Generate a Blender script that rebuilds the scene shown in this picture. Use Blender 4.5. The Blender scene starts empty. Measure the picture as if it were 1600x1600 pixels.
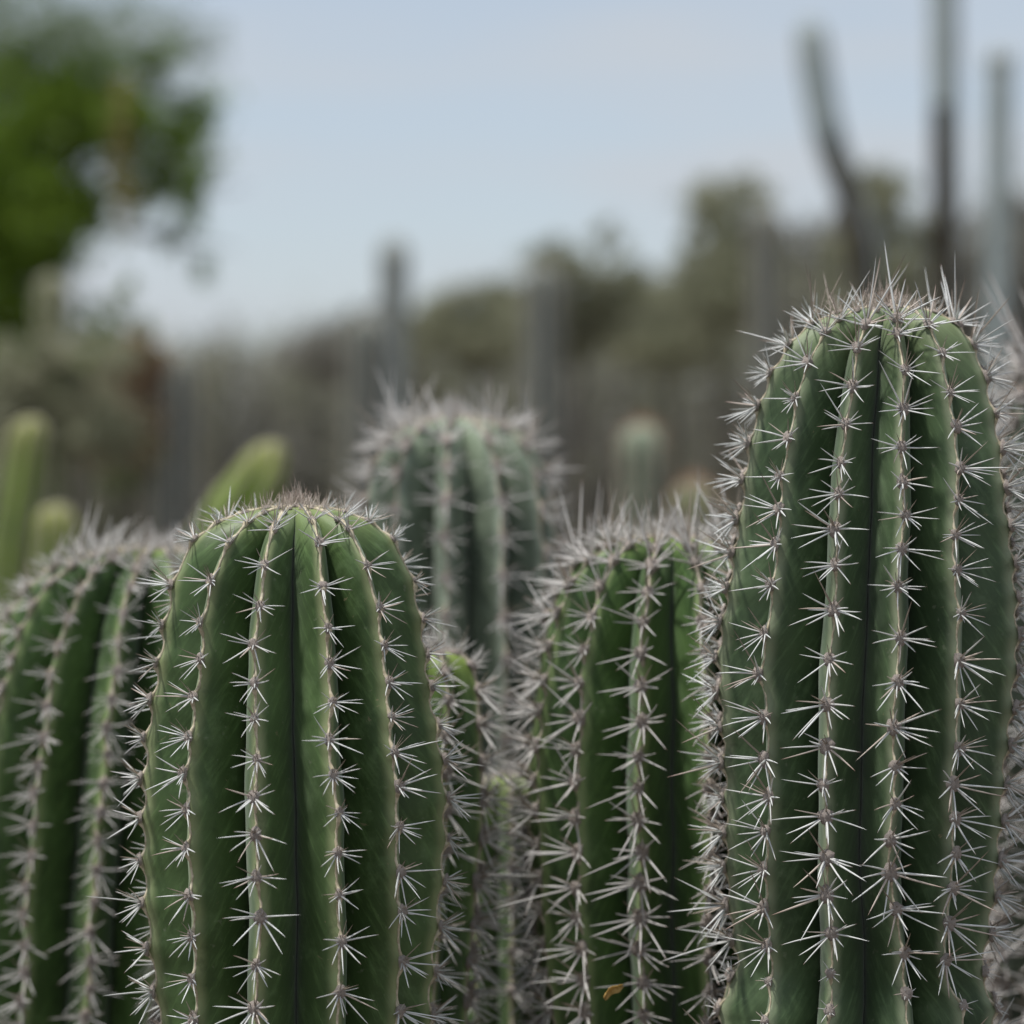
import bpy, math, random
import numpy as np
from mathutils import Vector, Matrix

random.seed(7); rng = np.random.default_rng(7)
SC = bpy.context.scene
COL = SC.collection
R = math.radians

# ------------------------------------------------------------------ camera, world, sun
LENS, H, HOR = 100.0, 0.95, 740.0        # lens mm, eye height m, row of the horizon in the 1600 px photo
K = 36.0 / LENS / 1600.0
cam = bpy.data.objects.new('camera', bpy.data.cameras.new('camera')); COL.objects.link(cam)
cam.location = (0, 0, H); cam.rotation_euler = (R(90), 0, 0)
cam.data.lens = LENS; cam.data.sensor_width = 36; cam.data.shift_y = -(800 - HOR) / 1600
cam.data.clip_start = 0.05; cam.data.clip_end = 2000
cam.data.dof.use_dof = True; cam.data.dof.focus_distance = 1.79
cam.data.dof.aperture_fstop = 3.9; cam.data.dof.aperture_blades = 0
SC.camera = cam

SUN = Vector((-0.34, -0.13, 0.93)).normalized()
w = bpy.data.worlds.new('World'); SC.world = w; w.use_nodes = True
nt = w.node_tree; nt.nodes.clear()
def N(t, ty, **kw):
    n = t.nodes.new(ty)
    for k, v in kw.items():
        if k in n.inputs: n.inputs[k].default_value = v
        else: setattr(n, k, v)
    return n
sky = N(nt, 'ShaderNodeTexSky', sky_type='NISHITA', sun_disc=False, sun_elevation=math.asin(SUN.z),
        sun_rotation=math.atan2(SUN.x, SUN.y), altitude=200.0, air_density=1.0, dust_density=1.0, ozone_density=2.0)
tc = N(nt, 'ShaderNodeTexCoord')
mp = N(nt, 'ShaderNodeMapping'); mp.inputs['Scale'].default_value = (1.5, 1.5, 9.0); mp.inputs['Rotation'].default_value = (0, R(4), 0)
nz = N(nt, 'ShaderNodeTexNoise', Scale=3.6, Detail=3.0, Roughness=0.45)
cr = N(nt, 'ShaderNodeMapRange'); cr.inputs[1].default_value = 0.38; cr.inputs[2].default_value = 0.68
cr.inputs[3].default_value = 0.62; cr.inputs[4].default_value = 1.0
mx = N(nt, 'ShaderNodeMix', data_type='RGBA')
mx.inputs[7].default_value = (4.0, 4.28, 4.62, 1)
bg = N(nt, 'ShaderNodeBackground', Strength=0.1)
ow = N(nt, 'ShaderNodeOutputWorld')
L = nt.links.new
L(tc.outputs['Generated'], mp.inputs[0]); L(mp.outputs[0], nz.inputs[0]); L(nz.outputs[0], cr.inputs[0])
L(cr.outputs[0], mx.inputs[0]); L(sky.outputs[0], mx.inputs[6]); L(mx.outputs[2], bg.inputs[0]); L(bg.outputs[0], ow.inputs[0])

sl = bpy.data.lights.new('sun', 'SUN'); sl.energy = 3.1; sl.angle = R(4.0); sl.color = (1.0, 0.975, 0.93)
so = bpy.data.objects.new('sun', sl); COL.objects.link(so); so.rotation_euler = SUN.to_track_quat('Z', 'Y').to_euler()
vs = SC.view_settings; vs.view_transform = 'Standard'; vs.look = 'None'; vs.exposure = 0.52; vs.gamma = 1; vs.use_curve_mapping = False
SC.cycles.max_bounces = 6; SC.cycles.use_denoising = True

# ------------------------------------------------------------------ materials
def mat(name):
    m = bpy.data.materials.new(name); m.use_nodes = True
    return m, m.node_tree, m.node_tree.nodes['Principled BSDF']
def mixc(t, fac, a, b):
    n = N(t, 'ShaderNodeMix', data_type='RGBA')
    for i, v in ((0, fac), (6, a), (7, b)):
        if hasattr(v, 'is_linked'): t.links.new(v, n.inputs[i])
        else: n.inputs[i].default_value = v if i == 0 else (*v, 1)
    return n.outputs[2]
def ramp(t, src, lo, hi, a=0.0, b=1.0):
    n = N(t, 'ShaderNodeMapRange', interpolation_type='SMOOTHSTEP')
    for i, v in ((1, lo), (2, hi), (3, a), (4, b)): n.inputs[i].default_value = v
    t.links.new(src, n.inputs[0]); return n.outputs[0]
def math_(t, op, a, b=0.0):
    n = N(t, 'ShaderNodeMath', operation=op)
    for i, v in ((0, a), (1, b)):
        if hasattr(v, 'is_linked'): t.links.new(v, n.inputs[i])
        else: n.inputs[i].default_value = v
    return n.outputs[0]

def stem_material(name, dark, mid, crest, young, young_lit_len=0.05, fine=True):
    m, t, b = mat(name)
    uv = N(t, 'ShaderNodeUVMap', uv_map='UVMap'); sp = N(t, 'ShaderNodeSeparateXYZ'); t.links.new(uv.outputs[0], sp.inputs[0])
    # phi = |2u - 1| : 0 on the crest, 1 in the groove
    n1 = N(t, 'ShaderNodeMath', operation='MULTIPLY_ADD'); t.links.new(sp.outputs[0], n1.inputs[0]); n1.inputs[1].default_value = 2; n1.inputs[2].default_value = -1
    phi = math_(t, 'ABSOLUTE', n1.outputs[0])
    obj = N(t, 'ShaderNodeTexCoord')
    big = N(t, 'ShaderNodeTexNoise', Scale=13.0, Detail=4.0); t.links.new(obj.outputs['Object'], big.inputs[0])
    col = mixc(t, ramp(t, big.outputs[0], 0.35, 0.68), dark, mid)
    # feathered growth marks running up and out from the groove
    cb = N(t, 'ShaderNodeCombineXYZ')
    t.links.new(math_(t, 'ADD', math_(t, 'MULTIPLY', sp.outputs[1], 55.0), math_(t, 'MULTIPLY', phi, 3.4)), cb.inputs[0])
    t.links.new(math_(t, 'MULTIPLY', phi, 1.3), cb.inputs[1])
    fe = N(t, 'ShaderNodeTexNoise', Scale=2.2, Detail=5.0, Roughness=0.62); t.links.new(cb.outputs[0], fe.inputs[0])
    col = mixc(t, ramp(t, fe.outputs[0], 0.48, 0.74, 0.0, 0.45), col, tuple(min(1, c * 1.9 + 0.012) for c in mid))
    col = mixc(t, ramp(t, fe.outputs[0], 0.22, 0.42, 0.35, 0.0), col, tuple(c * 0.55 for c in dark))
    # paler colour along the crest; fresh tissue plus painted-in top light near the tip
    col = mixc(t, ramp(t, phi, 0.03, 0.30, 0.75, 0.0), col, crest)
    col = mixc(t, ramp(t, sp.outputs[1], 0.0, young_lit_len, 0.75, 0.0), col, young)
    # grey scuffs
    sc_ = N(t, 'ShaderNodeTexNoise', Scale=160.0, Detail=3.0); t.links.new(obj.outputs['Object'], sc_.inputs[0])
    col = mixc(t, ramp(t, sc_.outputs[0], 0.66, 0.76, 0.0, 0.35), col, (0.20, 0.21, 0.15))
    bl = N(t, 'ShaderNodeTexNoise', Scale=38.0, Detail=5.0, Roughness=0.65); t.links.new(obj.outputs['Object'], bl.inputs[0])
    col = mixc(t, ramp(t, bl.outputs[0], 0.52, 0.72, 0.0, 0.38), col, tuple(c * 1.5 + 0.035 for c in mid))
    col = mixc(t, ramp(t, bl.outputs[0], 0.44, 0.30, 0.0, 0.45), col, tuple(c * 0.6 for c in dark))
    sr = N(t, 'ShaderNodeTexNoise', Scale=62.0, Detail=6.0, Roughness=0.7, Distortion=1.2); t.links.new(obj.outputs['Object'], sr.inputs[0])
    col = mixc(t, ramp(t, sr.outputs[0], 0.66, 0.70, 0.0, 0.6), col, (0.24, 0.19, 0.11))
    t.links.new(col, b.inputs['Base Color'])
    b.inputs['Roughness'].default_value = 0.48
    b.inputs['Specular IOR Level'].default_value = 0.35
    b.inputs['Sheen Weight'].default_value = 0.22; b.inputs['Sheen Roughness'].default_value = 0.45
    b.inputs['Sheen Tint'].default_value = (0.85, 0.95, 0.85, 1)
    bm = N(t, 'ShaderNodeBump', Strength=0.22, Distance=0.0012); t.links.new(fe.outputs[0], bm.inputs['Height']); t.links.new(bm.outputs[0], b.inputs['Normal'])
    return m
def spine_material(name, base, pale, tip, t0=0.72):
    m, t, b = mat(name)
    uv = N(t, 'ShaderNodeUVMap', uv_map='UVMap'); sp = N(t, 'ShaderNodeSeparateXYZ'); t.links.new(uv.outputs[0], sp.inputs[0])
    obj = N(t, 'ShaderNodeTexCoord')
    nz = N(t, 'ShaderNodeTexNoise', Scale=420.0, Detail=2.0); t.links.new(obj.outputs['Object'], nz.inputs[0])
    c = mixc(t, ramp(t, sp.outputs[1], 0.02, 0.35), base, pale)
    c = mixc(t, ramp(t, nz.outputs[0], 0.52, 0.75, 0.0, 0.45), c, tuple(v * 0.62 for v in base))
    c = mixc(t, math_(t, 'MULTIPLY', ramp(t, sp.outputs[1], t0, 0.99), ramp(t, sp.outputs[0], 0.2, 0.8)), c, tip)
    c = mixc(t, ramp(t, sp.outputs[0], 0.0, 1.0, 0.0, 0.35), c, tuple(v * 0.75 for v in base))
    t.links.new(c, b.inputs['Base Color']); b.inputs['Roughness'].default_value = 0.42
    b.inputs['Specular IOR Level'].default_value = 0.5
    return m
def plain(name, a, b_, scale=20.0, rough=0.85, bump=0.0, detail=4.0, trans=0.0):
    m, t, b = mat(name)
    obj = N(t, 'ShaderNodeTexCoord'); nz = N(t, 'ShaderNodeTexNoise', Scale=scale, Detail=detail); t.links.new(obj.outputs['Object'], nz.inputs[0])
    c = mixc(t, ramp(t, nz.outputs[0], 0.35, 0.65), a, b_)
    t.links.new(c, b.inputs['Base Color']); b.inputs['Roughness'].default_value = rough
    b.inputs['Specular IOR Level'].default_value = 0.25
    if bump:
        bm = N(t, 'ShaderNodeBump', Strength=0.8, Distance=bump); t.links.new(nz.outputs[0], bm.inputs['Height']); t.links.new(bm.outputs[0], b.inputs['Normal'])
    if trans:
        tr = N(t, 'ShaderNodeBsdfTranslucent'); t.links.new(c, tr.inputs[0])
        ms = N(t, 'ShaderNodeMixShader'); ms.inputs[0].default_value = trans
        t.links.new(b.outputs[0], ms.inputs[1]); t.links.new(tr.outputs[0], ms.inputs[2])
        t.links.new(ms.outputs[0], t.nodes['Material Output'].inputs[0])
    return m

M = {}
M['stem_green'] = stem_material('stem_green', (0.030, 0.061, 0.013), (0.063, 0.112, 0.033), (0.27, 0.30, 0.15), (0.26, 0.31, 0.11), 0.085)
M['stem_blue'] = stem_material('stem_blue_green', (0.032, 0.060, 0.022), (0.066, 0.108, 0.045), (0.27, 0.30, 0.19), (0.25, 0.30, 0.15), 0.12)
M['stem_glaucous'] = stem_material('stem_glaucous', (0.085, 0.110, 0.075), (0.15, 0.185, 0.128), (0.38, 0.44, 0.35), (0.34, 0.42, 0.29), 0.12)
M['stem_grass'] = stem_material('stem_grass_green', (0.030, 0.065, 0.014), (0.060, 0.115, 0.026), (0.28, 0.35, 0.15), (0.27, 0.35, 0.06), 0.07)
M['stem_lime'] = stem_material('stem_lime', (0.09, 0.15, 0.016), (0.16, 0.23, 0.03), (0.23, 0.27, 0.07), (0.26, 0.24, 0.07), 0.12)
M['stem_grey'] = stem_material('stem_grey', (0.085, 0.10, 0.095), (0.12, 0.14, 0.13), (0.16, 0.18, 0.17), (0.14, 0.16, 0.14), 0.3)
M['stem_slate'] = stem_material('stem_slate', (0.20, 0.25, 0.26), (0.28, 0.33, 0.34), (0.34, 0.39, 0.4), (0.28, 0.32, 0.32), 0.3)  # distance haze is mixed into this pale skin colour
M['stem_pale_blue'] = stem_material('stem_blue_grey', (0.30, 0.38, 0.40), (0.40, 0.48, 0.50), (0.46, 0.54, 0.55), (0.34, 0.4, 0.4), 0.3)  # even glaucous blue-grey skin, no emission
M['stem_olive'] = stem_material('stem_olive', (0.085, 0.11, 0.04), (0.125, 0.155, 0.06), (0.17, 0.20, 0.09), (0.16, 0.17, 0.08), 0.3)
M['spine'] = spine_material('grey_white_spine', (0.36, 0.33, 0.305), (0.67, 0.68, 0.665), (0.22, 0.08, 0.05), 0.72)
M['spine_dark'] = spine_material('backlit_dark_spine', (0.26, 0.21, 0.17), (0.30, 0.25, 0.20), (0.06, 0.03, 0.02), 0.35)  # backlit shade painted in as brown; dark tips are the spine's own
M['spine_young'] = spine_material('young_spine', (0.50, 0.45, 0.40), (0.50, 0.42, 0.36), (0.24, 0.10, 0.07), 0.45)
M['spine_far'] = spine_material('pinkish_grey_spine', (0.42, 0.375, 0.345), (0.61, 0.585, 0.56), (0.38, 0.20, 0.16), 0.72)
M['spine_tan'] = spine_material('tan_spine', (0.42, 0.24, 0.13), (0.46, 0.28, 0.16), (0.3, 0.12, 0.07), 0.5)
M['wool'] = plain('areole_wool', (0.29, 0.24, 0.21), (0.54, 0.475, 0.43), 900.0, 0.95, 0.0012)
M['cork'] = plain('corky_crest', (0.34, 0.29, 0.20), (0.54, 0.48, 0.36), 260.0, 0.8, 0.0004)
M['cork_far'] = plain('corky_crest_far', (0.34, 0.30, 0.22), (0.42, 0.37, 0.30), 260.0, 0.8)
M['bark'] = plain('grey_bark', (0.07, 0.062, 0.052), (0.13, 0.115, 0.10), 14.0, 0.9, 0.02)
M['bark_tan'] = plain('tan_bark', (0.24, 0.17, 0.09), (0.34, 0.25, 0.14), 10.0, 0.9, 0.02)
M['bark_dark'] = plain('dark_wood', (0.025, 0.022, 0.016), (0.05, 0.042, 0.03), 12.0, 0.9, 0.02)
M['leaf_green'] = plain('fresh_green_leaf', (0.12, 0.20, 0.02), (0.23, 0.34, 0.05), 2.2, 0.5, 0, 3, 0.6)
M['leaf_pale'] = plain('pale_feathery_leaf', (0.16, 0.21, 0.12), (0.24, 0.29, 0.18), 6.0, 0.6, 0, 3, 0.35)
M['leaf_olive'] = plain('olive_leaf', (0.26, 0.27, 0.18), (0.36, 0.36, 0.25), 4.0, 0.7, 0, 3, 0.5)  # olive paled to carry the haze of distance
M['leaf_grey'] = plain('haze_grey_leaf', (0.22, 0.215, 0.185), (0.31, 0.30, 0.26), 4.0, 0.8, 0, 3, 0.4)  # grey leaf, lightened to stand in for background haze
M['leaf_brown'] = plain('dry_brown_leaf', (0.22, 0.15, 0.09), (0.32, 0.23, 0.15), 6.0, 0.8, 0, 3, 0.3)
M['leaf_tan'] = plain('tan_olive_leaf', (0.30, 0.27, 0.10), (0.40, 0.34, 0.16), 6.0, 0.8, 0, 3, 0.4)
M['leaf_fresh'] = plain('light_green_leaf', (0.14, 0.19, 0.06), (0.22, 0.27, 0.11), 6.0, 0.7, 0, 3, 0.4)
M['soil'] = plain('gravelly_soil', (0.10, 0.082, 0.066), (0.17, 0.14, 0.115), 3.0, 0.95, 0.01, 9.0)
M['petal'] = plain('withered_yellow_petal', (0.42, 0.26, 0.07), (0.55, 0.38, 0.14), 300.0, 0.7, 0.0005, 3, 0.3)

# ------------------------------------------------------------------ mesh helpers
def np_mesh(name, verts, faces, uvs=None, smooth=True, mats=()):
    """faces: list of (n, k) int arrays; uvs per vertex (nv, 2)"""
    me = bpy.data.meshes.new(name)
    verts = np.asarray(verts, dtype=np.float32); me.vertices.add(len(verts)); me.vertices.foreach_set('co', verts.ravel())
    loops = np.concatenate([f.ravel() for f in faces]).astype(np.int32)
    tot = np.concatenate([np.full(len(f), f.shape[1]) for f in faces]).astype(np.int32)
    st = np.concatenate([[0], np.cumsum(tot)[:-1]]).astype(np.int32)
    me.loops.add(len(loops)); me.loops.foreach_set('vertex_index', loops)
    me.polygons.add(len(tot)); me.polygons.foreach_set('loop_start', st); me.polygons.foreach_set('loop_total', tot)
    if uvs is not None:
        uvs = np.asarray(uvs, dtype=np.float32)
        uv = me.uv_layers.new(name='UVMap'); uv.data.foreach_set('uv', uvs[loops].ravel())
    me.update(calc_edges=True); me.validate(clean_customdata=False)
    me.polygons.foreach_set('use_smooth', np.full(len(me.polygons), smooth)); me.update()
    for m_ in mats: me.materials.append(m_)
    return me
def link(name, me, parent=None, m=None):
    o = bpy.data.objects.new(name, me); COL.objects.link(o)
    if m is not None and me is not None and not me.materials: me.materials.append(m)
    if parent is not None: o.parent = parent
    return o
def tag(o, label, cat, group=None, kind=None):
    o['label'] = label; o['category'] = cat
    if group: o['group'] = group
    if kind: o['kind'] = kind
    return o
def at(px, py, d): return Vector(((px - 800) * K * d, d, H + (HOR - py) * K * d))
def rowof(p): return HOR - (p.z - H) / (K * p.y)

def tube_arrays(pts, rad, sides=6, u=0.5, flat=None):
    """tapered tube through pts; closes to a point when the last radius is 0"""
    pts = [Vector(p) for p in pts]; n = len(pts); V = []; UV = []
    t0 = (pts[1] - pts[0]).normalized(); a = t0.orthogonal().normalized()
    for i, p in enumerate(pts):
        t = (pts[min(i + 1, n - 1)] - pts[max(i - 1, 0)]).normalized()
        a = (a - t * a.dot(t)).normalized(); b = t.cross(a)
        for k in range(sides):
            q = 2 * math.pi * k / sides
            V.append(p + (a * math.cos(q) + b * math.sin(q)) * rad[i]); UV.append((u, i / (n - 1)))
    F = [(i * sides + k, i * sides + (k + 1) % sides, (i + 1) * sides + (k + 1) % sides, (i + 1) * sides + k) for i in range(n - 1) for k in range(sides)]
    return np.array([tuple(v) for v in V]), np.array(F), np.array(UV)
class Bag:
    def __init__(s): s.V = []; s.F = []; s.U = []; s.n = 0; s.mi = []
    def add(s, V, F, U=None, mi=0):
        s.V.append(V); s.F.append(F + s.n); s.U.append(np.zeros((len(V), 2)) if U is None else U); s.mi.append(np.full(len(F), mi)); s.n += len(V)
    def mesh(s, name, mats, smooth=True):
        me = np_mesh(name, np.concatenate(s.V), s.F, np.concatenate(s.U), smooth, mats)
        if len(mats) > 1: me.polygons.foreach_set('material_index', np.concatenate(s.mi).astype(np.int32))
        return me

# ------------------------------------------------------------------ spines
RP = ((0, .75), (.08, 1.0), (.35, .92), (.7, .66), (.9, .34), (1, 0.02))
def spine_arrays(length, rad, bend=0.0, sides=6, u=0.5):
    pts = [(bend * length * t * t, 0, length * t) for t, _ in RP]
    return tube_arrays(pts, [rad * r for _, r in RP], sides, u)
UNIT = []                     # unit spines: length 1, thickness 1/11 of that, slightly different curves
for i in range(5):
    V, F, U = spine_arrays(1.0, 0.029, (0.0, .05, -.06, .09, -.03)[i], 6, (0.1, .9, .3, .6, .75)[i])
    UNIT.append((V, F, U))
def unit_mesh(i, m):
    key = f'spine_{i}_{m.name}'
    me = bpy.data.meshes.get(key)
    if me is None: me = np_mesh(key, UNIT[i][0], [UNIT[i][1]], UNIT[i][2], True, [m])
    return me
def layout(style, r):
    """directions of the spines of one areole: (clock angle from up, lift off the surface, length, thickness factor, kind)"""
    out = []
    def a(ang, lift, ln, th=1.0, k='spine'):
        p = r.random()
        if p < .06: return
        if p < .12: ln *= .45
        if k == 'spine' and r.random() < .12: k = 'spine_young'
        out.append((ang + r.uniform(-13, 13), lift + r.uniform(-12, 12), ln * r.uniform(.62, 1.2), th * r.uniform(.85, 1.1), k))
    if style == 'young':
        for ang in range(0, 360, 60): a(ang + r.uniform(-15, 15), r.uniform(48, 72), r.uniform(.5, .95), .75, 'spine_young')
        for _ in range(2): a(r.uniform(-50, 50), r.uniform(62, 85), r.uniform(.8, 1.4), .75, 'spine_dark' if r.random() < .5 else 'spine_young')
        return out
    if style == 'small':
        for ang in range(20, 360, 52): a(ang, r.uniform(20, 55), r.uniform(.35, .65), .8)
        return out
    for s in (-1, 1):
        a(s * 60, 42, 1.0); a(s * 84, 36, 1.28, 1.05); a(s * 106, 36, 1.28, 1.05); a(s * 134, 38, 1.2)
    a(r.choice((168, 190)), 38, 1.05)
    # upper spines standing off the stem, their backlit shade painted as darker colour
    for ang in (-30, 4, 32):
        if r.random() < .8: a(ang, r.uniform(38, 66), r.uniform(.7, 1.05), .8, 'spine_dark')
    # stout centrals
    a(r.choice((150, 205)), r.uniform(52, 70), r.uniform(1.0, 1.35), 1.15)
    if style == 'normal' and r.random() < .55: a(r.uniform(70, 130) * r.choice((-1, 1)), r.uniform(50, 75), r.uniform(1.3, 1.75), 1.1)
    if style == 'long':
        if r.random() < .55: a(r.uniform(50, 120) * r.choice((-1, 1)), r.uniform(40, 68), r.uniform(1.5, 2.3), 1.15)
        if r.random() < .5: a(r.uniform(-30, 30), r.uniform(35, 70), r.uniform(1.2, 1.8), 1.0, 'spine_dark' if r.random() < .4 else 'spine')
    if style == 'top':
        for _ in range(3): a(r.uniform(-40, 40), r.uniform(30, 66), r.uniform(1.3, 2.4), 1.1, r.choice(('spine', 'spine', 'spine_dark')))
    return out
def spine_matrix(sp, size, base=0.125):
    ang, lift, ln, th, k = sp
    a_, l_ = R(ang), R(lift)
    d = Vector((math.sin(a_) * math.cos(l_), math.cos(a_) * math.cos(l_), math.sin(l_)))
    org = Vector((d.x * base, d.y * base * 1.2, 0.03)) * size
    q = d.to_track_quat('Z', 'Y').to_matrix().to_4x4()
    return Matrix.Translation(org) @ q @ Matrix.Diagonal((size * th, size * th, size * ln, 1))
MK = ['spine', 'spine_dark', 'spine_young', 'spine_far', 'spine_tan']
CL = {}
def add_cluster(bag, sps, size, mtx=None, far=None, base=0.125):
    for sp in sps:
        V, F, U = UNIT[random.randrange(5)]
        m4 = spine_matrix(sp, size, base)
        if mtx is not None: m4 = mtx @ m4
        A = np.array(m4); W = V @ A[:3, :3].T + A[:3, 3]
        bag.add(W, F, U, MK.index(far if far and sp[4] != 'spine_dark' or far == 'spine_tan' else sp[4]))
def cluster_mesh(style, var, far):
    key = (style, var, far)
    if key not in CL:
        r = random.Random(hash_(style) * 31 + var * 7 + (3 if far else 0)); b = Bag()
        add_cluster(b, layout(style, r), 1.0, None, far)
        CL[key] = b.mesh('spine_cluster', [M[k] for k in MK])
    return CL[key]
def hash_(s): return sum(ord(c) * (i + 1) for i, c in enumerate(s))
def wool_mesh(var, kind='wool'):
    key = ('wool', var)
    if key not in CL:
        r = random.Random(var + 50); nu, nv = 12, 6; V = [(0, 0, .14)]; F = []
        ph = [r.uniform(0, 6.28) for _ in range(6)]
        for j in range(1, nv + 1):
            q = j / nv * math.pi * .62
            for i in range(nu):
                a_ = 2 * math.pi * i / nu
                bump = 1 + .10 * math.sin(3 * a_ + ph[0]) + .10 * math.sin(5 * a_ + 3 * q + ph[1]) + .08 * math.sin(7 * q + ph[2])
                V.append((.215 * math.sin(q) * math.cos(a_) * bump, .25 * math.sin(q) * math.sin(a_) * bump, .14 * math.cos(q) * bump))
        T = np.array([(0, 1 + i, 1 + (i + 1) % nu) for i in range(nu)])
        Q = np.array([(1 + j * nu + i, 1 + (j + 1) * nu + i, 1 + (j + 1) * nu + (i + 1) % nu, 1 + j * nu + (i + 1) % nu) for j in range(nv - 1) for i in range(nu)])
        CL[key] = np_mesh('areole', np.array(V), [T, Q], None, True, [M['wool']])
    return CL[key]

# ------------------------------------------------------------------ the columnar cactus
def catmull(P, n):
    P = np.asarray(P, float); P2 = np.vstack([2 * P[0] - P[1], P, 2 * P[-1] - P[-2]]); out = []
    for i in range(1, len(P2) - 2):
        p0, p1, p2, p3 = P2[i - 1:i + 3]
        for t in np.linspace(0, 1, n, endpoint=False):
            out.append(.5 * ((2 * p1) + (-p0 + p2) * t + (2 * p0 - 5 * p1 + 4 * p2 - p3) * t * t + (-p0 + 3 * p1 - 3 * p2 + p3) * t ** 3))
    out.append(P[-1]); return np.array(out)

class Cactus:
    """knots: (row, centre column, radius) in photo pixels at distance d, from the tip down; the stem runs on to the ground"""
    def __init__(s, name, label, cat, d, knots, ribs, phase, valley=.62, stem='stem_green', size_px=48, spacing=58, style='normal',
                 far=None, group=None, rows=None, res=(14, 150), small_rows=None, splits=0, cork='cork', seed=1, cork_px=3.1, parts=True, lean=0.0, pw=1.35, taper_base=.9, areoles=True, wob=.05):
        s.r = random.Random(seed); s.d = d; s.k = K * d; s.ribs = ribs; s.phase = R(phase) + math.atan((800 - knots[-1][1]) * K); s.v = valley; s.pw = pw; s.wob = wob
        low_row = HOR + H / s.k                          # row where the ground is at this distance
        kn = [tuple(q) for q in knots]; rl, cl, rr = kn[-1]
        if low_row > rl + 20:
            nseg = 3
            for j in range(1, nseg + 1):
                f = j / nseg; kn.append((rl + (low_row - rl + 6) * f, cl, rr * (1 + (taper_base - 1) * f)))
        D = catmull(kn, 14); D[:, 2] = np.maximum(D[:, 2], 0)
        W = np.stack([(D[:, 1] - 800) * s.k, (HOR - D[:, 0]) * s.k + H, D[:, 2] * s.k], 1)      # x, z, radius
        seg = np.sqrt(np.diff(W[:, 1]) ** 2 + np.diff(W[:, 2]) ** 2 + np.diff(W[:, 0]) ** 2)
        s.S = np.concatenate([[0], np.cumsum(seg)]); s.W = W; s.len = s.S[-1]
        s.base = Vector((W[-1, 0], d, 0)); s.waves = [[(s.r.uniform(0, 6.28), s.r.uniform(18, 42)) for _ in range(2)] for _ in range(ribs)]
        s.root = bpy.data.objects.new(name, None); COL.objects.link(s.root); s.root.location = s.base; s.root.empty_display_size = .05
        tag(s.root, label, cat, group)
        # areoles for each rib
        s.ar = []; s.off = {}
        px = s.k
        for i in range(ribs):
            th = s.angle(i); L_ = []
            q = 5 * px; st = [17, 24, 32, 40, 48, 54]; j = 0; phase_j = s.r.uniform(.6, 1.3)
            while q < s.len - 8 * px:
                L_.append([q, 'young' if q < 80 * px else ('top' if q < 160 * px and style == 'long' else style)])
                stp = (st[j] if j < len(st) else 58) * spacing / 58 * (phase_j if j == 0 else 1); j += 1
                q += stp * px * s.r.uniform(.92, 1.08)
            if rows and i in rows:
                ss = [s.find_row(i, y[1]) for y in rows[i]]
                if rows[i][0][0]: s.off_new = getattr(s, 'off_new', {}); s.off_new[i] = s.fit_columns(i, ss, [y[0] for y in rows[i]])
                L_ = [a for a in L_ if a[0] < ss[0] - 16 * px] + [[q, 'young' if q < 95 * px else ('top' if q < 130 * px and style == 'long' else style)] for q in ss] + \
                     [a for a in L_ if a[0] > ss[-1] + 40 * px]
            if small_rows:
                for a in L_:
                    y = rowof(s.point(i, 0, a[0]) )
                    if small_rows[0] < y < small_rows[1]: a[1] = 'small'
            s.ar.append(L_)
        s.off = getattr(s, 'off_new', {})
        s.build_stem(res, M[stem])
        s.build_crest(cork_px * px, M[cork], parts)
        if areoles: s.build_areoles(size_px * px, far, splits, parts)
    def angle(s, i, q=None):          # 0 faces the camera, + to the right
        a = s.phase + 2 * math.pi * i / s.ribs
        o = s.off.get(i % s.ribs)
        if o is not None: a += float(np.interp(.25 if q is None else q, o[0], o[1]))
        elif q is not None: a += s.wave(i, q) * math.pi / s.ribs
        return a
    def fit_columns(s, i, qs, cols):
        L_ = []
        for q, x in zip(qs, cols):
            best = min((abs(800 + c.x / (K * c.y) - x) + abs(dd) * 60, dd) for dd in np.linspace(-.2, .2, 81)
                       for c in [s.point(i, 0, q, nb=1, shift=dd)])
            L_.append(best[1])
        L_ = np.array(L_); return (np.array(qs), L_)
    def at_s(s, q): return [np.interp(q, s.S, s.W[:, c]) for c in range(3)]
    def axis(s, q):
        e = max(.004, s.len * .004); a = s.at_s(max(0, q - e)); b = s.at_s(min(s.len, q + e))
        lx = (a[0] - b[0]); lz = max(a[1] - b[1], 1e-4)
        return lx, lz
    def wave(s, i, q):
        w_ = s.waves[i % s.ribs]; return s.wob * (math.sin(q * w_[0][1] * 2 + w_[0][0]) + .6 * math.sin(q * w_[1][1] * 5 + w_[1][0]))
    def near(s, i, q):
        L_ = s.ar[i] if i < len(s.ar) else ()
        b = 0.0
        w_ = 13 * s.k
        for a in L_:
            dq = q - a[0] - 3 * s.k
            if abs(dq) < 3.2 * w_: b += math.exp(-(dq / w_) ** 2)
        return min(b, 1.0)
    def point(s, i, phi, q, extra=0.0, nb=None, shift=0.0):
        """a point of the surface: rib i, phi -1..1 across it, q metres down from the tip along the profile"""
        x, z, rad = s.at_s(q); half = math.pi / s.ribs
        v = s.v + (0.93 - s.v) * math.exp(-q / (50 * s.k))
        sh = 1 - abs(phi) ** s.pw
        th = s.angle(i, q) + shift
        if phi:
            j = i + (1 if phi > 0 else -1); b = s.angle(j, q)
            th = th + abs(phi) * (b - th) / 2
        if nb is None: nb = s.near(i, q)
        sh -= .16 * math.exp(-((1 - abs(phi)) / .035) ** 2)
        rr = rad * (v + (1 - v) * sh) * (1 + .045 * nb * (1 - abs(phi)) ** 4 * min(1, q / (60 * s.k)) + .006 * math.sin(q * 40 + i * 1.7)) + extra
        return Vector((x + math.sin(th) * rr, s.d - math.cos(th) * rr, z))
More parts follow.
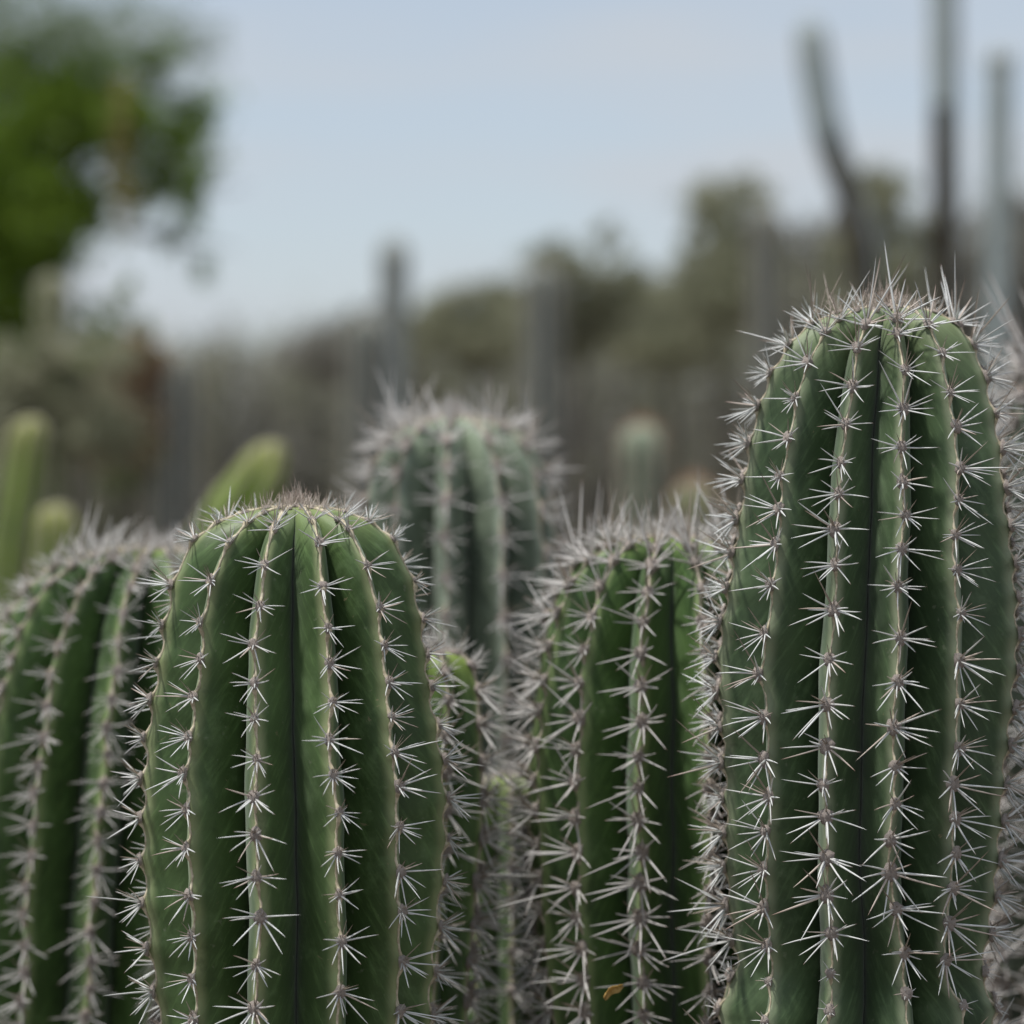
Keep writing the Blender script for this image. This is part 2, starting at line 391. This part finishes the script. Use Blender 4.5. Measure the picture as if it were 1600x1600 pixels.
    def find_row(s, i, y):
        qs = np.linspace(0, s.len, 900); best = None
        prev = None
        for q in qs:
            r_ = rowof(s.point(i, 0, q))
            if prev is not None and prev[1] <= y <= r_: return q
            prev = (q, r_)
            if r_ > y and prev is None: return q
        return 0.0
    def frame(s, i, q):
        e = 6 * s.k; c = s.point(i, 0, q)
        up = (s.point(i, 0, max(0, q - e), nb=0) - s.point(i, 0, min(s.len, q + e), nb=0)).normalized()
        th = s.angle(i, q); rad = Vector((math.sin(th), -math.cos(th), 0))
        n = (rad - up * rad.dot(up))
        if n.length < .25: n = Vector((0, 0, 1)) - up * up.z
        if n.z < 0 and q < 40 * s.k: n = -n
        n.normalize(); x = up.cross(n).normalized()
        m4 = Matrix((x, up, n)).transposed().to_4x4(); m4.translation = c - s.base
        return m4, n, c
    def build_stem(s, res, m):
        na, nq = res; qs = []
        dense = 90 * s.k
        nd = nq // 4
        half_ = [0, .05, .12, .22, .36, .52, .68, .81, .90, .955, .985, 1] if na > 6 else [0, .15, .45, .8, 1]
        fs = [-f for f in half_[::-1]] + half_[1:]; na = len(fs) - 1
        qs = list(np.linspace(0, dense, nd, endpoint=False) if s.len > dense * 1.5 else []) ; qs += list(np.linspace(dense if qs else 0, s.len, nq - len(qs)))
        V = []; U = []; cols = s.ribs * na
        for q in qs:
            for i in range(s.ribs):
                nb = s.near(i, q) if na > 6 else 0
                for a in range(na + 1):
                    f = fs[a]
                    V.append(s.point(i, f, q, nb=nb) - s.base); U.append(((f + 1) / 2, q))
        row = s.ribs * (na + 1); F = []
        for j in range(len(qs) - 1):
            for i in range(s.ribs):
                for a in range(na):
                    b0 = j * row + i * (na + 1) + a; F.append((b0, b0 + row, b0 + row + 1, b0 + 1))
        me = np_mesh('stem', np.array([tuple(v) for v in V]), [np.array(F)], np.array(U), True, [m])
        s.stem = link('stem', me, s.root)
    def build_crest(s, rad, m, separate):
        big = Bag()
        for i in range(s.ribs):
            qs = np.arange(4 * s.k, s.len, 7 * s.k); pts = []; rr = []
            for q in qs:
                nb = s.near(i, q); p = s.point(i, 0.0 + .012 * math.sin(q / s.k * .11 + i) + .01 * math.sin(q / s.k * .31 + 2 * i), q, nb=nb) - s.base
                pts.append(p); rr.append(rad * (.62 + 1.0 * nb * min(1, q / (70 * s.k))) * (1 + .2 * math.sin(q / s.k * .5 + i)))
            V, F, U = tube_arrays(pts, rr, 6)
            if separate and (s.front(i)): 
                b = Bag(); b.add(V, F, U); link('crest_line', b.mesh('crest_line', [m]), s.stem)
            else: big.add(V, F, U)
        if big.n: o = link('crest_lines', big.mesh('crest_lines', [m]), s.stem); o['kind'] = 'stuff'
    def front(s, i):
        a = (math.degrees(s.angle(i)) + 180) % 360 - 180
        return abs(a) < 108
    def build_areoles(s, size, far, splits, parts):
        back = Bag(); wb = Bag(); todo = []
        for i in range(s.ribs):
            for q, style in s.ar[i]:
                m4, n, c = s.frame(i, q); y = rowof(c); x_ = 800 + c.x / (K * c.y)
                kk = {'young': .74, 'small': .85}.get(style, 1.0) * s.r.uniform(.86, 1.12)
                if style in ('normal', 'long'): kk *= .84 + .22 * min(1.3, q / (700 * s.k))
                spin = Matrix.Rotation(R(s.r.uniform(-14, 14)), 4, 'Z') @ Matrix.Rotation(R(s.r.uniform(-8, 8)), 4, 'X')
                vis = parts and s.front(i) and y < 1640 and -40 < x_ < 1640
                if parts and q < 60 * s.k and y < 1600: vis = vis or q > 30 * s.k
                mm = m4 @ spin @ Matrix.Diagonal((size * kk * s.r.uniform(.9, 1.08), size * kk * s.r.uniform(.88, 1.1), size * kk * s.r.uniform(.85, 1.2), 1))
                todo.append((vis, mm, style, n.dot((Vector((0, 0, H)) - c).normalized()) - abs(q / s.k - 350) / 3000, kk))
        todo.sort(key=lambda t: -t[3]); left = splits
        wv = wool_mesh(0); wV = np.array([tuple(v.co) for v in wv.vertices]); wF = [p.vertices[:] for p in wv.polygons]
        wq = np.array([f if len(f) == 4 else (f[0], f[1], f[2], f[2]) for f in wF])
        wq = np.array([f for f in wF if len(f) == 4])
        for vis, mm, style, fc, kk in todo:
            if not vis:
                A = np.array(mm); wb.add(wV @ A[:3, :3].T + A[:3, 3], wq)
                b = Bag()
                add_cluster(back, layout(style, s.r), 1.0, mm, far); continue
            a = link('areole', wool_mesh(s.r.randrange(5)), s.root); a.matrix_basis = mm
            if left > 0 and style in ('normal', 'long', 'top'):
                for sp in layout(style, s.r):
                    o = link('spine', unit_mesh(s.r.randrange(5), M[far if far else sp[4]]), a); o.matrix_basis = spine_matrix(sp, 1.0); left -= 1
            else:
                link('spine_cluster', cluster_mesh(style, s.r.randrange(18), far), a)
        if back.n:
            o = link('spines', back.mesh('spines', [M[k] for k in MK]), s.root); o['kind'] = 'stuff'
            o = link('areole_wool', wb.mesh('areole_wool', [M['wool']]), s.root); o['kind'] = 'stuff'

# ------------------------------------------------------------------ ground
def ground():
    n = 70; xs = np.linspace(-1, 1, n); xs = np.sign(xs) * np.abs(xs) ** 3 * 600
    ys = -5 + (np.linspace(0, 1, n) ** 3) * 900
    X, Y = np.meshgrid(xs, ys); Z = .0 * X
    V = np.stack([X.ravel(), Y.ravel(), Z.ravel()], 1)
    F = np.array([(j * n + i, j * n + i + 1, (j + 1) * n + i + 1, (j + 1) * n + i) for j in range(n - 1) for i in range(n - 1)])
    o = link('ground', np_mesh('ground', V, [F], None, True, [M['soil']])); o['kind'] = 'structure'
ground()

# ------------------------------------------------------------------ the sharp pair in front
ROWS_A = {
    -82: [(0, y) for y in (841, 912, 976, 1032, 1092, 1150, 1214, 1276, 1341, 1409, 1480, 1547)],
    -49: [(360, 845), (328, 905), (311, 969), (309, 1025), (302, 1087), (294, 1147), (289, 1206), (291, 1259), (289, 1321), (292, 1394), (298, 1459), (300, 1525), (304, 1589)],
    -16: [(426, 826), (412, 881), (405, 946), (399, 1006), (397, 1066), (397, 1121), (396, 1184), (399, 1242), (401, 1300), (403, 1366), (402, 1431), (402, 1506), (399, 1574)],
    16: [(486, 812), (499, 847), (506, 914), (512, 980), (514, 1036), (517, 1094), (519, 1152), (523, 1208), (527, 1266), (527, 1330), (532, 1396), (534, 1469), (529, 1547)],
    49: [(544, 826), (576, 882), (596, 946), (602, 1006), (606, 1062), (609, 1115), (617, 1169), (624, 1225), (626, 1287), (628, 1356), (630, 1420), (630, 1499), (626, 1577)],
    82: [(0, y) for y in (841, 905, 965, 1021, 1070, 1130, 1184, 1244, 1309, 1375, 1446, 1517, 1585)]}
def ribkey(n, phase, d):   # nearest rib index to an angle in degrees
    return min(range(n), key=lambda i: abs((phase + 360 * i / n - d + 180) % 360 - 180))
A_ = Cactus('columnar_cactus', 'sharp green ribbed cactus with rounded crown, left of the centre', 'cactus', 1.85,
    [(790, 462, 0), (792, 462, 28), (798, 462, 66), (808, 461, 98), (822, 461, 126), (845, 459, 153), (885, 458, 176), (960, 458, 194), (1060, 458, 208), (1140, 459, 222),
     (1220, 460, 231), (1310, 459, 231), (1410, 459, 225), (1500, 460, 216), (1610, 461, 208)],
    11, 360 / 22, .645, 'stem_green', 40, 58, 'normal', rows={ribkey(11, 360 / 22, k): v for k, v in ROWS_A.items()}, splits=290,
    group='sharp cacti in front', seed=3, res=(16, 190))
ROWS_B = {
    -15: [(1353, 506), (1340, 543), (1329, 601), (1320, 660), (1317, 722), (1312, 770), (1309, 826), (1304, 881), (1299, 950), (1294, 1028), (1294, 1100), (1293, 1162), (1290, 1223), (1290, 1274), (1288, 1336), (1290, 1394), (1297, 1455), (1299, 1517), (1301, 1575)],
    15: [(1403, 520), (1411, 575), (1411, 637), (1413, 696), (1411, 751), (1410, 803), (1408, 855), (1408, 915), (1407, 995), (1402, 1064), (1399, 1133), (1397, 1194), (1395, 1252), (1393, 1307), (1393, 1361), (1399, 1419), (1410, 1488), (1419, 1549)],
    -45: [(1291, 517), (1259, 566), (1241, 621), (1229, 683), (1220, 741), (1218, 793), (1210, 848), (1203, 912), (1192, 986), (1188, 1052), (1194, 1118), (1194, 1183), (1198, 1241), (1196, 1294), (1194, 1354), (1194, 1415), (1198, 1473), (1198, 1531), (1196, 1589)],
    45: [(1441, 506), (1470, 551), (1486, 611), (1496, 666), (1498, 731), (1498, 780), (1494, 832), (1496, 887), (1499, 955), (1503, 1028), (1500, 1095), (1498, 1165), (1493, 1220), (1491, 1274), (1493, 1330), (1489, 1383), (1486, 1437), (1475, 1495), (1507, 1568)]}
B_ = Cactus('columnar_cactus', 'tallest sharp blue-green ribbed cactus at the right, bristling with long spines', 'cactus', 1.87,
    [(478, 1386, 0), (480, 1386, 30), (487, 1384, 66), (498, 1382, 96), (516, 1379, 123), (548, 1374, 147), (600, 1369, 170), (700, 1365, 194), (800, 1364, 208), (900, 1361, 221), (1000, 1356, 230),
     (1100, 1352, 226), (1200, 1350, 219), (1300, 1346, 213), (1400, 1344, 205), (1480, 1343, 195), (1510, 1342, 192), (1550, 1340, 207), (1620, 1338, 214)],
    12, 15, .645, 'stem_blue', 45, 57, 'long', rows={ribkey(12, 15, k): v for k, v in ROWS_B.items()}, splits=290,
    group='sharp cacti in front', seed=5, res=(16, 200), small_rows=(1508, 1610), cork_px=2.3)

# ------------------------------------------------------------------ soft cacti just behind
Cactus('columnar_cactus', 'out-of-focus cactus with a broad bristly crown, cut by the left edge', 'cactus', 2.26,
    [(856, 236, 0), (857, 235, 30), (862, 228, 66), (874, 218, 102), (898, 207, 136), (940, 196, 164), (1005, 186, 186), (1100, 174, 199), (1250, 160, 206), (1400, 148, 206), (1620, 138, 200)],
    13, -1, .67, 'stem_grass', 37, 44, 'long', far='spine_far', group='soft cacti behind the sharp pair', seed=8, res=(10, 90), cork='cork_far', cork_px=3.4)
Cactus('columnar_cactus', 'dense grey-spined cactus between the two sharp ones, half hidden at its right', 'cactus', 2.05,
    [(836, 1048, 0), (837, 1048, 28), (843, 1047, 68), (857, 1046, 108), (885, 1045, 142), (935, 1044, 172), (1010, 1044, 194), (1130, 1044, 210), (1250, 1044, 215), (1400, 1044, 208), (1620, 1046, 190)],
    13, -11, .68, 'stem_grass', 50, 50, 'long', far='spine_far', group='soft cacti behind the sharp pair', seed=11, res=(12, 100), cork='cork_far', cork_px=3.2)
Cactus('columnar_cactus', 'blurred blue-green cactus standing tallest in the middle behind the others', 'cactus', 2.48,
    [(652, 713, 0), (653, 713, 25), (659, 713, 58), (674, 714, 92), (706, 715, 122), (760, 715, 140), (830, 716, 149), (920, 717, 154), (1050, 718, 156), (1300, 718, 152), (1620, 718, 144)],
    11, -7, .62, 'stem_glaucous', 45, 60, 'long', far='spine_far', group='soft cacti behind the sharp pair', seed=14, res=(10, 90), cork='cork_far', cork_px=3.4)
Cactus('columnar_cactus', 'short soft-focus cactus peeking out from behind the right flank of the sharp left one', 'cactus', 2.03,
    [(1022, 672, 0), (1018, 672, 20), (1021, 672, 48), (1040, 670, 70), (1080, 668, 84), (1150, 664, 93), (1300, 660, 98), (1450, 652, 92), (1620, 645, 88)],
    8, 20, .64, 'stem_grass', 56, 62, 'normal', far='spine_far', group='soft cacti behind the sharp pair', seed=17, res=(10, 80), cork='cork_far', cork_px=3)
Cactus('columnar_cactus', 'blurred pale-spined cactus mostly outside the right edge, behind the tallest sharp one', 'cactus', 2.25,
    [(560, 1690, 0), (556, 1690, 30), (562, 1690, 65), (585, 1690, 90), (640, 1690, 110), (760, 1688, 124), (950, 1688, 132), (1200, 1686, 134), (1620, 1684, 130)],
    11, 8, .62, 'stem_glaucous', 62, 48, 'long', far='spine_far', group='soft cacti behind the sharp pair', seed=21, res=(8, 80), cork='cork_far', cork_px=3)
Cactus('columnar_cactus', 'low dark cactus deep in the shade between the middle cacti', 'cactus', 2.25,
    [(1210, 795, 0), (1211, 795, 20), (1217, 795, 40), (1225, 795, 54), (1280, 795, 64), (1400, 795, 68), (1620, 795, 70)],
    7, 4, .64, 'stem_green', 40, 66, 'normal', far='spine_far', group='soft cacti behind the sharp pair', seed=25, res=(8, 70), cork='cork_far', cork_px=3)

# withered petal caught in the spines
def petal():
    V = []; F = []; n = 9; m_ = 5
    for i in range(n):
        t = i / (n - 1); wd = .0042 * math.sin(math.pi * (t * .9 + .05)) ** .7
        for j in range(m_):
            u = j / (m_ - 1) * 2 - 1
            V.append(((t - .5) * .024, .002 * math.cos(u * 2.6) + .0015 * math.sin(t * 7), u * wd + .005 * math.sin(t * 2.6) + .0008 * math.sin(t * 11 + u * 3)))
    F = [(i * m_ + j, (i + 1) * m_ + j, (i + 1) * m_ + j + 1, i * m_ + j + 1) for i in range(n - 1) for j in range(m_ - 1)]
    o = link('withered_petal', np_mesh('withered_petal', np.array(V), [np.array(F)], None, True, [M['petal']]))
    md = o.modifiers.new('thickness', 'SOLIDIFY'); md.thickness = .0009
    o.location = at(960, 1552, 1.865); o.rotation_euler = (.3, -.45, .2); o.scale = (.62,) * 3
    tag(o, 'small yellow withered petal caught in spines low on the middle cactus', 'petal')
petal()

# ------------------------------------------------------------------ background: cacti out of focus
def column(label, d, knots, ribs, stem, seed, group, tan=None, size=9, spacing=26, name='columnar_cactus', **kw):
    return Cactus(name, label, 'cactus', d, knots, ribs, seed * 13 % 40, .74, stem, size, spacing, 'small', far=tan or 'spine_far', group=group, seed=seed,
                  res=(4, 30), cork='cork_far', cork_px=1.2, parts=False, **kw)
def straight(cx, top, half, cx2=None, low=900, fl=1.0):
    cx2 = cx if cx2 is None else cx2; dc = (cx2 - cx) / (low - top)
    h = half
    return [(top, cx, 0), (top + .1 * h, cx, .45 * h), (top + .5 * h, cx, .85 * h), (top + 1.3 * h, cx + dc * 1.3 * h, h), (top + 3 * h, cx + dc * 3 * h, h * fl), (low, cx2, h * fl)]
G1 = 'lime green cacti out of focus in the middle distance'
column('leaning lime-green column cactus at the far left, blurred', 4.6, straight(48, 652, 32, 12, 900), 7, 'stem_lime', 31, G1)
column('low round-topped yellow-green cactus beside the leaning lime one', 4.4, straight(88, 788, 36, 92, 920), 8, 'stem_lime', 32, G1)
column('slanting lime-green cactus rising behind the crown of the sharp left one', 4.6,
       [(690, 424, 0), (693, 423, 14), (704, 418, 28), (738, 403, 42), (785, 376, 52), (840, 350, 56), (900, 336, 56)], 7, 'stem_lime', 33, G1)
column('stubby green cactus with rusty tan crown, right of the blurred middle one', 5.5, straight(1003, 662, 34, 1003, 900), 8, 'stem_glaucous', 34, 'small blurred cacti right of centre', 'spine_tan', 20, 22)
column('shorter rust-pink cactus in front of the tan-crowned one', 5.0, straight(1085, 752, 36, 1085, 920), 8, 'stem_olive', 35, 'small blurred cacti right of centre', 'spine_tan', 22, 18)
G2 = 'grey columns far behind'
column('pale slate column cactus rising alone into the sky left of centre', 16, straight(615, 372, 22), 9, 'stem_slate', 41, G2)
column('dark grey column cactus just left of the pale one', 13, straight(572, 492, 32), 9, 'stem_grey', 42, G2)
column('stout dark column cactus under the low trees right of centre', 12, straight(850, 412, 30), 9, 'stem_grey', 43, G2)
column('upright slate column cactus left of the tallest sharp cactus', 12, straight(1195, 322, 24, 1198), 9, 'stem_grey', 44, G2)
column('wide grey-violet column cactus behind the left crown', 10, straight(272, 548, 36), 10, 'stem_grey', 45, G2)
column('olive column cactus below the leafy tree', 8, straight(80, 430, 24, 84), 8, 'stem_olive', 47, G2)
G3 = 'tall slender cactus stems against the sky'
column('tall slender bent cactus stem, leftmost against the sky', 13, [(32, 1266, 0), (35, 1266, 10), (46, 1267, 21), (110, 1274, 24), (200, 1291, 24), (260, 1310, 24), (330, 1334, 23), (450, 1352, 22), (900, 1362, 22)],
       8, 'stem_pale_blue', 61, G3)
column('tallest slender cactus stem running out of the top edge', 13, straight(1474, -120, 21, 1482, 900), 8, 'stem_pale_blue', 62, G3)
column('thin slender cactus stem nearest the top right corner', 13, straight(1562, 84, 20, 1556, 900), 8, 'stem_pale_blue', 63, G3)

# ------------------------------------------------------------------ trees and shrubs
def leaves(lobes, n, size, r, elong=1.8, clump=.18):
    """leaf quads in clumps spread through ellipsoids; returns arrays"""
    cs = []; vol = np.array([l[1][0] * l[1][1] * l[1][2] * l[2] for l in lobes]); vol = vol / vol.sum()
    for (c, rad, dens), f in zip(lobes, vol):
        k = max(20, int(n * f)); nc = max(6, k // 45)
        dirs = r.normal(size=(nc, 3)); dirs /= np.linalg.norm(dirs, axis=1)[:, None]
        rr = r.uniform(.25, 1.0, nc) ** .55 * (1 + r.normal(size=nc) * .09)
        cc = np.array(c) + dirs * rr[:, None] * np.array(rad)
        idx = r.integers(0, nc, k); cl = r.uniform(.4, 1.4, nc)
        cs.append(cc[idx] + r.normal(size=(k, 3)) * np.array(rad) * clump * cl[idx][:, None])
    P = np.concatenate(cs); k = len(P)
    a = r.normal(size=(k, 3)); a /= np.linalg.norm(a, axis=1)[:, None]; b = np.cross(a, r.normal(size=(k, 3))); b /= np.linalg.norm(b, axis=1)[:, None]
    sz = size * r.uniform(.6, 1.4, k)[:, None]
    V = np.stack([P - a * sz * elong, P - b * sz * .5, P + a * sz * elong, P + b * sz * .5], 1).reshape(-1, 3)
    return V, np.arange(4 * k).reshape(k, 4)
def tree(name, label, cat, d, foot, fork_row, lobes_px, n, leaf_px, leaf_mat, bark, trunk_px=12, group=None, extra=None, seed=1, depth=1.0, dry=None):
    """lobes_px: (col, row, half width, half height, density[, depth offset in px])"""
    k = K * d; r = np.random.default_rng(seed); base = Vector(((foot - 800) * k, d, 0))
    root = bpy.data.objects.new(name, None); COL.objects.link(root); root.location = base; tag(root, label, cat, group)
    def P(px, py, off=0): return at(px, py, d) + Vector((0, off * k, 0)) - base
    fork = P(foot + r.uniform(-8, 8), fork_row); b = Bag(); t = Bag()
    pts = [Vector((0, 0, -.03))] + [Vector((fork.x * f + r.normal() * .6 * trunk_px * k * .3, r.normal() * .2 * trunk_px * k, fork.z * f)) for f in (.35, .7)] + [fork]
    t.add(*tube_arrays(pts, [trunk_px * k * q for q in (1.3, 1.0, .85, .75)], 9))
    L_ = []
    if group == GS: lobes_px = [(q[0], q[1], q[2] * 1.15, q[3] * 1.08, *q[4:]) for q in lobes_px]; n = int(n * 1.6)
    for lb in lobes_px:
        off = lb[5] if len(lb) > 5 else r.uniform(-.4, .4) * lb[2]
        c = P(lb[0], lb[1], off)
        L_.append((tuple(c), (lb[2] * k, lb[2] * k * depth, lb[3] * k), lb[4]))
        mid = fork.lerp(c, .55) + Vector((r.normal() * .1, r.normal() * .1, .12)) * lb[2] * k
        b.add(*tube_arrays([fork, fork.lerp(mid, .5), mid, c, c + (c - mid) * .7], [trunk_px * k * q for q in (.62, .5, .38, .25, .05)], 7))
        for _ in range(5):
            dr = Vector(r.normal(size=3)); dr.normalize(); e = c + Vector((dr.x * lb[2], dr.y * lb[2], dr.z * lb[3])) * k * .9
            s0 = mid.lerp(c, r.uniform(0, 1)); b.add(*tube_arrays([s0, s0.lerp(e, .5) + Vector(r.normal(size=3)) * .06 * lb[2] * k, e], [trunk_px * k * q for q in (.2, .13, .03)], 5))
    tr = link('trunk', t.mesh('trunk', [bark]), root); link('branches', b.mesh('branches', [bark]), tr)
    V, F = leaves(L_, n, leaf_px * k, r)
    link('crown', np_mesh('crown', V, [F], None, False, [leaf_mat]), root)
    if extra:
        L2 = [(tuple(P(lb[0], lb[1], 0)), (lb[2] * k, lb[2] * k, lb[3] * k), lb[4]) for lb in extra[0]]
        V, F = leaves(L2, extra[1], leaf_px * k * .6, r, 2.4, .3); link('feathery_shoots', np_mesh('feathery_shoots', V, [F], None, False, [extra[2]]), root)
    if dry:  # tan leaf clumps hanging within the crown
        L2 = [(tuple(P(lb[0], lb[1], lb[5])), (lb[2] * k, lb[2] * k, lb[3] * k), lb[4]) for lb in dry[0]]
        V, F = leaves(L2, dry[1], leaf_px * k, r, 2.4, .3); link('tan_leaf_clumps', np_mesh('tan_leaf_clumps', V, [F], None, False, [dry[2]]), root)
    return root
GS = 'dusty trees and shrubs along the back'
tree('leafy_tree', 'dense bright green leafy tree filling the upper left corner', 'tree', 14, 30, 340,
     [(40, 170, 130, 95, 1), (150, 170, 115, 85, 1), (240, 205, 95, 90, 1), (290, 265, 58, 85, 1), (90, 95, 150, 60, .35), (250, 120, 90, 60, .3), (-60, 280, 150, 170, 1), (60, 330, 110, 120, 1.1), (40, 440, 80, 95, 1.1), (-60, 480, 120, 90, 1), (90, 510, 70, 60, .8), (0, 540, 90, 60, 1),
      (290, 375, 42, 75, .55), (215, 290, 60, 45, .8), (300, 300, 40, 50, 1.0), (130, 330, 60, 70, .7)],
     24000, 6, M['leaf_green'], M['bark'], 14,
     extra=([(40, 40, 110, 70, 1), (180, 50, 110, 60, .8), (290, 110, 60, 70, .8), (300, 60, 50, 50, .4), (-60, 60, 90, 90, 1), (330, 200, 30, 90, .5)], 5200, M['leaf_pale']), seed=2, dry=([(206, 250, 14, 50, 1, -110), (213, 330, 16, 55, 1, -110), (208, 180, 16, 40, .6, -110)], 320, M['leaf_tan']))
# tan dead trunk beside the tree
def dead_trunk(label, d, pts, rad, m, seed, group=None):
    k = K * d; r = random.Random(seed); base = Vector(((pts[-1][0] - 800) * k, d, 0)); t = Bag()
    P = [at(x, y, d) - base for x, y in pts][::-1]; P[0].z = -.02
    t.add(*tube_arrays(P, [rad * k * (1.2 - .6 * i / (len(P) - 1)) for i in range(len(P))], 9))
    for _ in range(4):
        s0 = P[r.randrange(max(1, len(P) // 2), len(P))]; e = s0 + Vector((r.uniform(-1, 1), r.uniform(-1, 1), r.uniform(.2, 1.3))) * 40 * k
        t.add(*tube_arrays([s0, s0.lerp(e, .5) + Vector((0, 0, -.03)), e], [rad * k * .4, rad * k * .3, rad * k * .08], 6))
    o = link('dead_trunk', t.mesh('dead_trunk', [m])); o.location = base; tag(o, label, 'tree trunk', group); return o
dead_trunk('dark bare trunk in front of the tallest slender cactus stem', 12.4, [(1470, 165), (1471, 260), (1474, 400), (1480, 600), (1482, 900)], 22, M['bark_dark'], 4)
dead_trunk('dark bare trunk leaning beside the bent slender cactus stem', 12.4, [(1300, 235), (1322, 300), (1345, 400), (1362, 560), (1366, 900)], 20, M['bark_dark'], 5)
GS = 'dusty trees and shrubs along the back'
tree('desert_tree', 'pale olive desert tree, top left of the slate column', 'tree', 18, 1135, 470, [(1140, 320, 55, 45, 1), (1110, 380, 45, 45, .8), (1170, 390, 50, 50, .9), (1135, 460, 80, 60, 1)], 4200, 5, M['leaf_olive'], M['bark'], 6, GS, seed=11)
tree('desert_tree', 'olive desert tree behind the bent slender stem', 'tree', 17, 1375, 480, [(1370, 300, 50, 48, 1), (1395, 370, 55, 60, 1), (1340, 400, 50, 50, .8), (1380, 470, 80, 70, 1)], 5200, 5, M['leaf_olive'], M['bark'], 7, GS, seed=12)
tree('desert_tree', 'hazy grey desert tree reaching the right edge', 'tree', 16, 1560, 500, [(1590, 350, 55, 55, .9), (1540, 400, 60, 60, .7), (1600, 460, 80, 80, 1), (1500, 480, 60, 70, .8)], 4600, 5, M['leaf_grey'], M['bark'], 7, GS, seed=13)
tree('desert_tree', 'small olive tree with a knobby top right of the centre', 'tree', 20, 900, 540, [(950, 372, 26, 26, 1), (870, 410, 50, 32, 1), (930, 440, 55, 45, 1), (985, 450, 45, 40, .8), (890, 500, 80, 60, 1)], 4600, 4.5, M['leaf_olive'], M['bark'], 6, GS, seed=14)
tree('desert_tree', 'low brownish olive tree left of the stout dark column', 'tree', 22, 745, 560, [(730, 478, 55, 30, 1), (790, 470, 45, 32, 1), (750, 530, 90, 50, 1)], 3800, 4.5, M['leaf_olive'], M['bark'], 6, GS, seed=15)
tree('desert_tree', 'grey-green tree between centre and right under the sky dip', 'tree', 20, 1050, 560, [(1030, 475, 55, 30, 1), (1085, 470, 50, 34, 1), (1045, 540, 90, 50, 1)], 3800, 4.5, M['leaf_olive'], M['bark'], 6, GS, seed=16)
tree('desert_tree', 'hazy grey tree left of the slate column at right', 'tree', 22, 1255, 560, [(1250, 400, 50, 60, .8), (1290, 390, 50, 50, .6), (1260, 490, 80, 70, 1)], 4200, 4.5, M['leaf_grey'], M['bark'], 6, GS, seed=17)
tree('desert_tree', 'dark grey scrubby tree behind the pale slate column', 'tree', 24, 570, 580, [(560, 500, 40, 26, 1), (620, 515, 50, 28, 1), (540, 560, 80, 45, 1)], 3400, 4.5, M['leaf_grey'], M['bark'], 6, GS, seed=18)
tree('desert_shrub', 'reddish brown dry shrub at the foot of the leafy tree', 'shrub', 9, 215, 720, [(205, 580, 40, 45, 1), (235, 560, 30, 35, .7), (190, 660, 60, 60, 1)], 2600, 5, M['leaf_brown'], M['bark'], 5, GS, seed=19)
tree('desert_shrub', 'green shrub under the sky gap at the left', 'shrub', 8, 130, 700, [(150, 560, 60, 50, .8), (60, 580, 60, 50, 1), (110, 660, 90, 70, 1), (0, 640, 60, 80, 1)], 4200, 5, M['leaf_olive'], M['bark'], 6, GS, seed=20)

tree('desert_shrub', 'pale green feathery shrub standing below the sky gap beside the leafy tree', 'shrub', 10, 180, 690, [(185, 500, 40, 50, .7), (215, 570, 50, 50, .8), (150, 610, 60, 60, 1), (185, 690, 70, 60, 1)], 2600, 6, M['leaf_fresh'], M['bark'], 4, GS, seed=23)
# the scrub that closes the view far behind (nobody could count it)
def thicket():
    d = 38; k = K * d; r = np.random.default_rng(5)
    sky_ = [(-200, 520), (0, 520), (260, 530), (330, 524), (430, 530), (520, 505), (640, 500), (740, 490), (830, 470), (1000, 470), (1070, 430), (1250, 390), (1330, 370), (1450, 350), (1520, 335), (1800, 320)]
    xs = [q[0] for q in sky_]; ys = [q[1] for q in sky_]; V = []; F = []; n = 0; bag = Bag()
    for _ in range(380):
        x = r.uniform(-260, 1860); top = np.interp(x, xs, ys) + r.uniform(-14, 60); dd = d + r.uniform(-5, 6)
        c = at(x, 0, dd); zt = H + (HOR - top) * K * dd
        L_ = [((c.x, dd, zt * f), (r.uniform(25, 48) * k, r.uniform(25, 40) * k, zt * .24), 1) for f in (.8, .45, .2)]
        v, f = leaves(L_, 420, 9 * k * .5, r, 1.6, .3); bag.add(v, f, None, int(r.integers(0, 2)))
        bag.add(*tube_arrays([(c.x, dd, -.02), (c.x + r.normal() * .1, dd, zt * .5), (c.x + r.normal() * .2, dd, zt * .9)], [.06, .045, .01], 5), 2)
    o = link('scrub_thicket', bag.mesh('scrub_thicket', [M['leaf_grey'], M['leaf_olive'], M['bark']], False))
    tag(o, 'far band of grey olive scrub closing the view below the sky', 'scrub', None, 'stuff')
thicket()
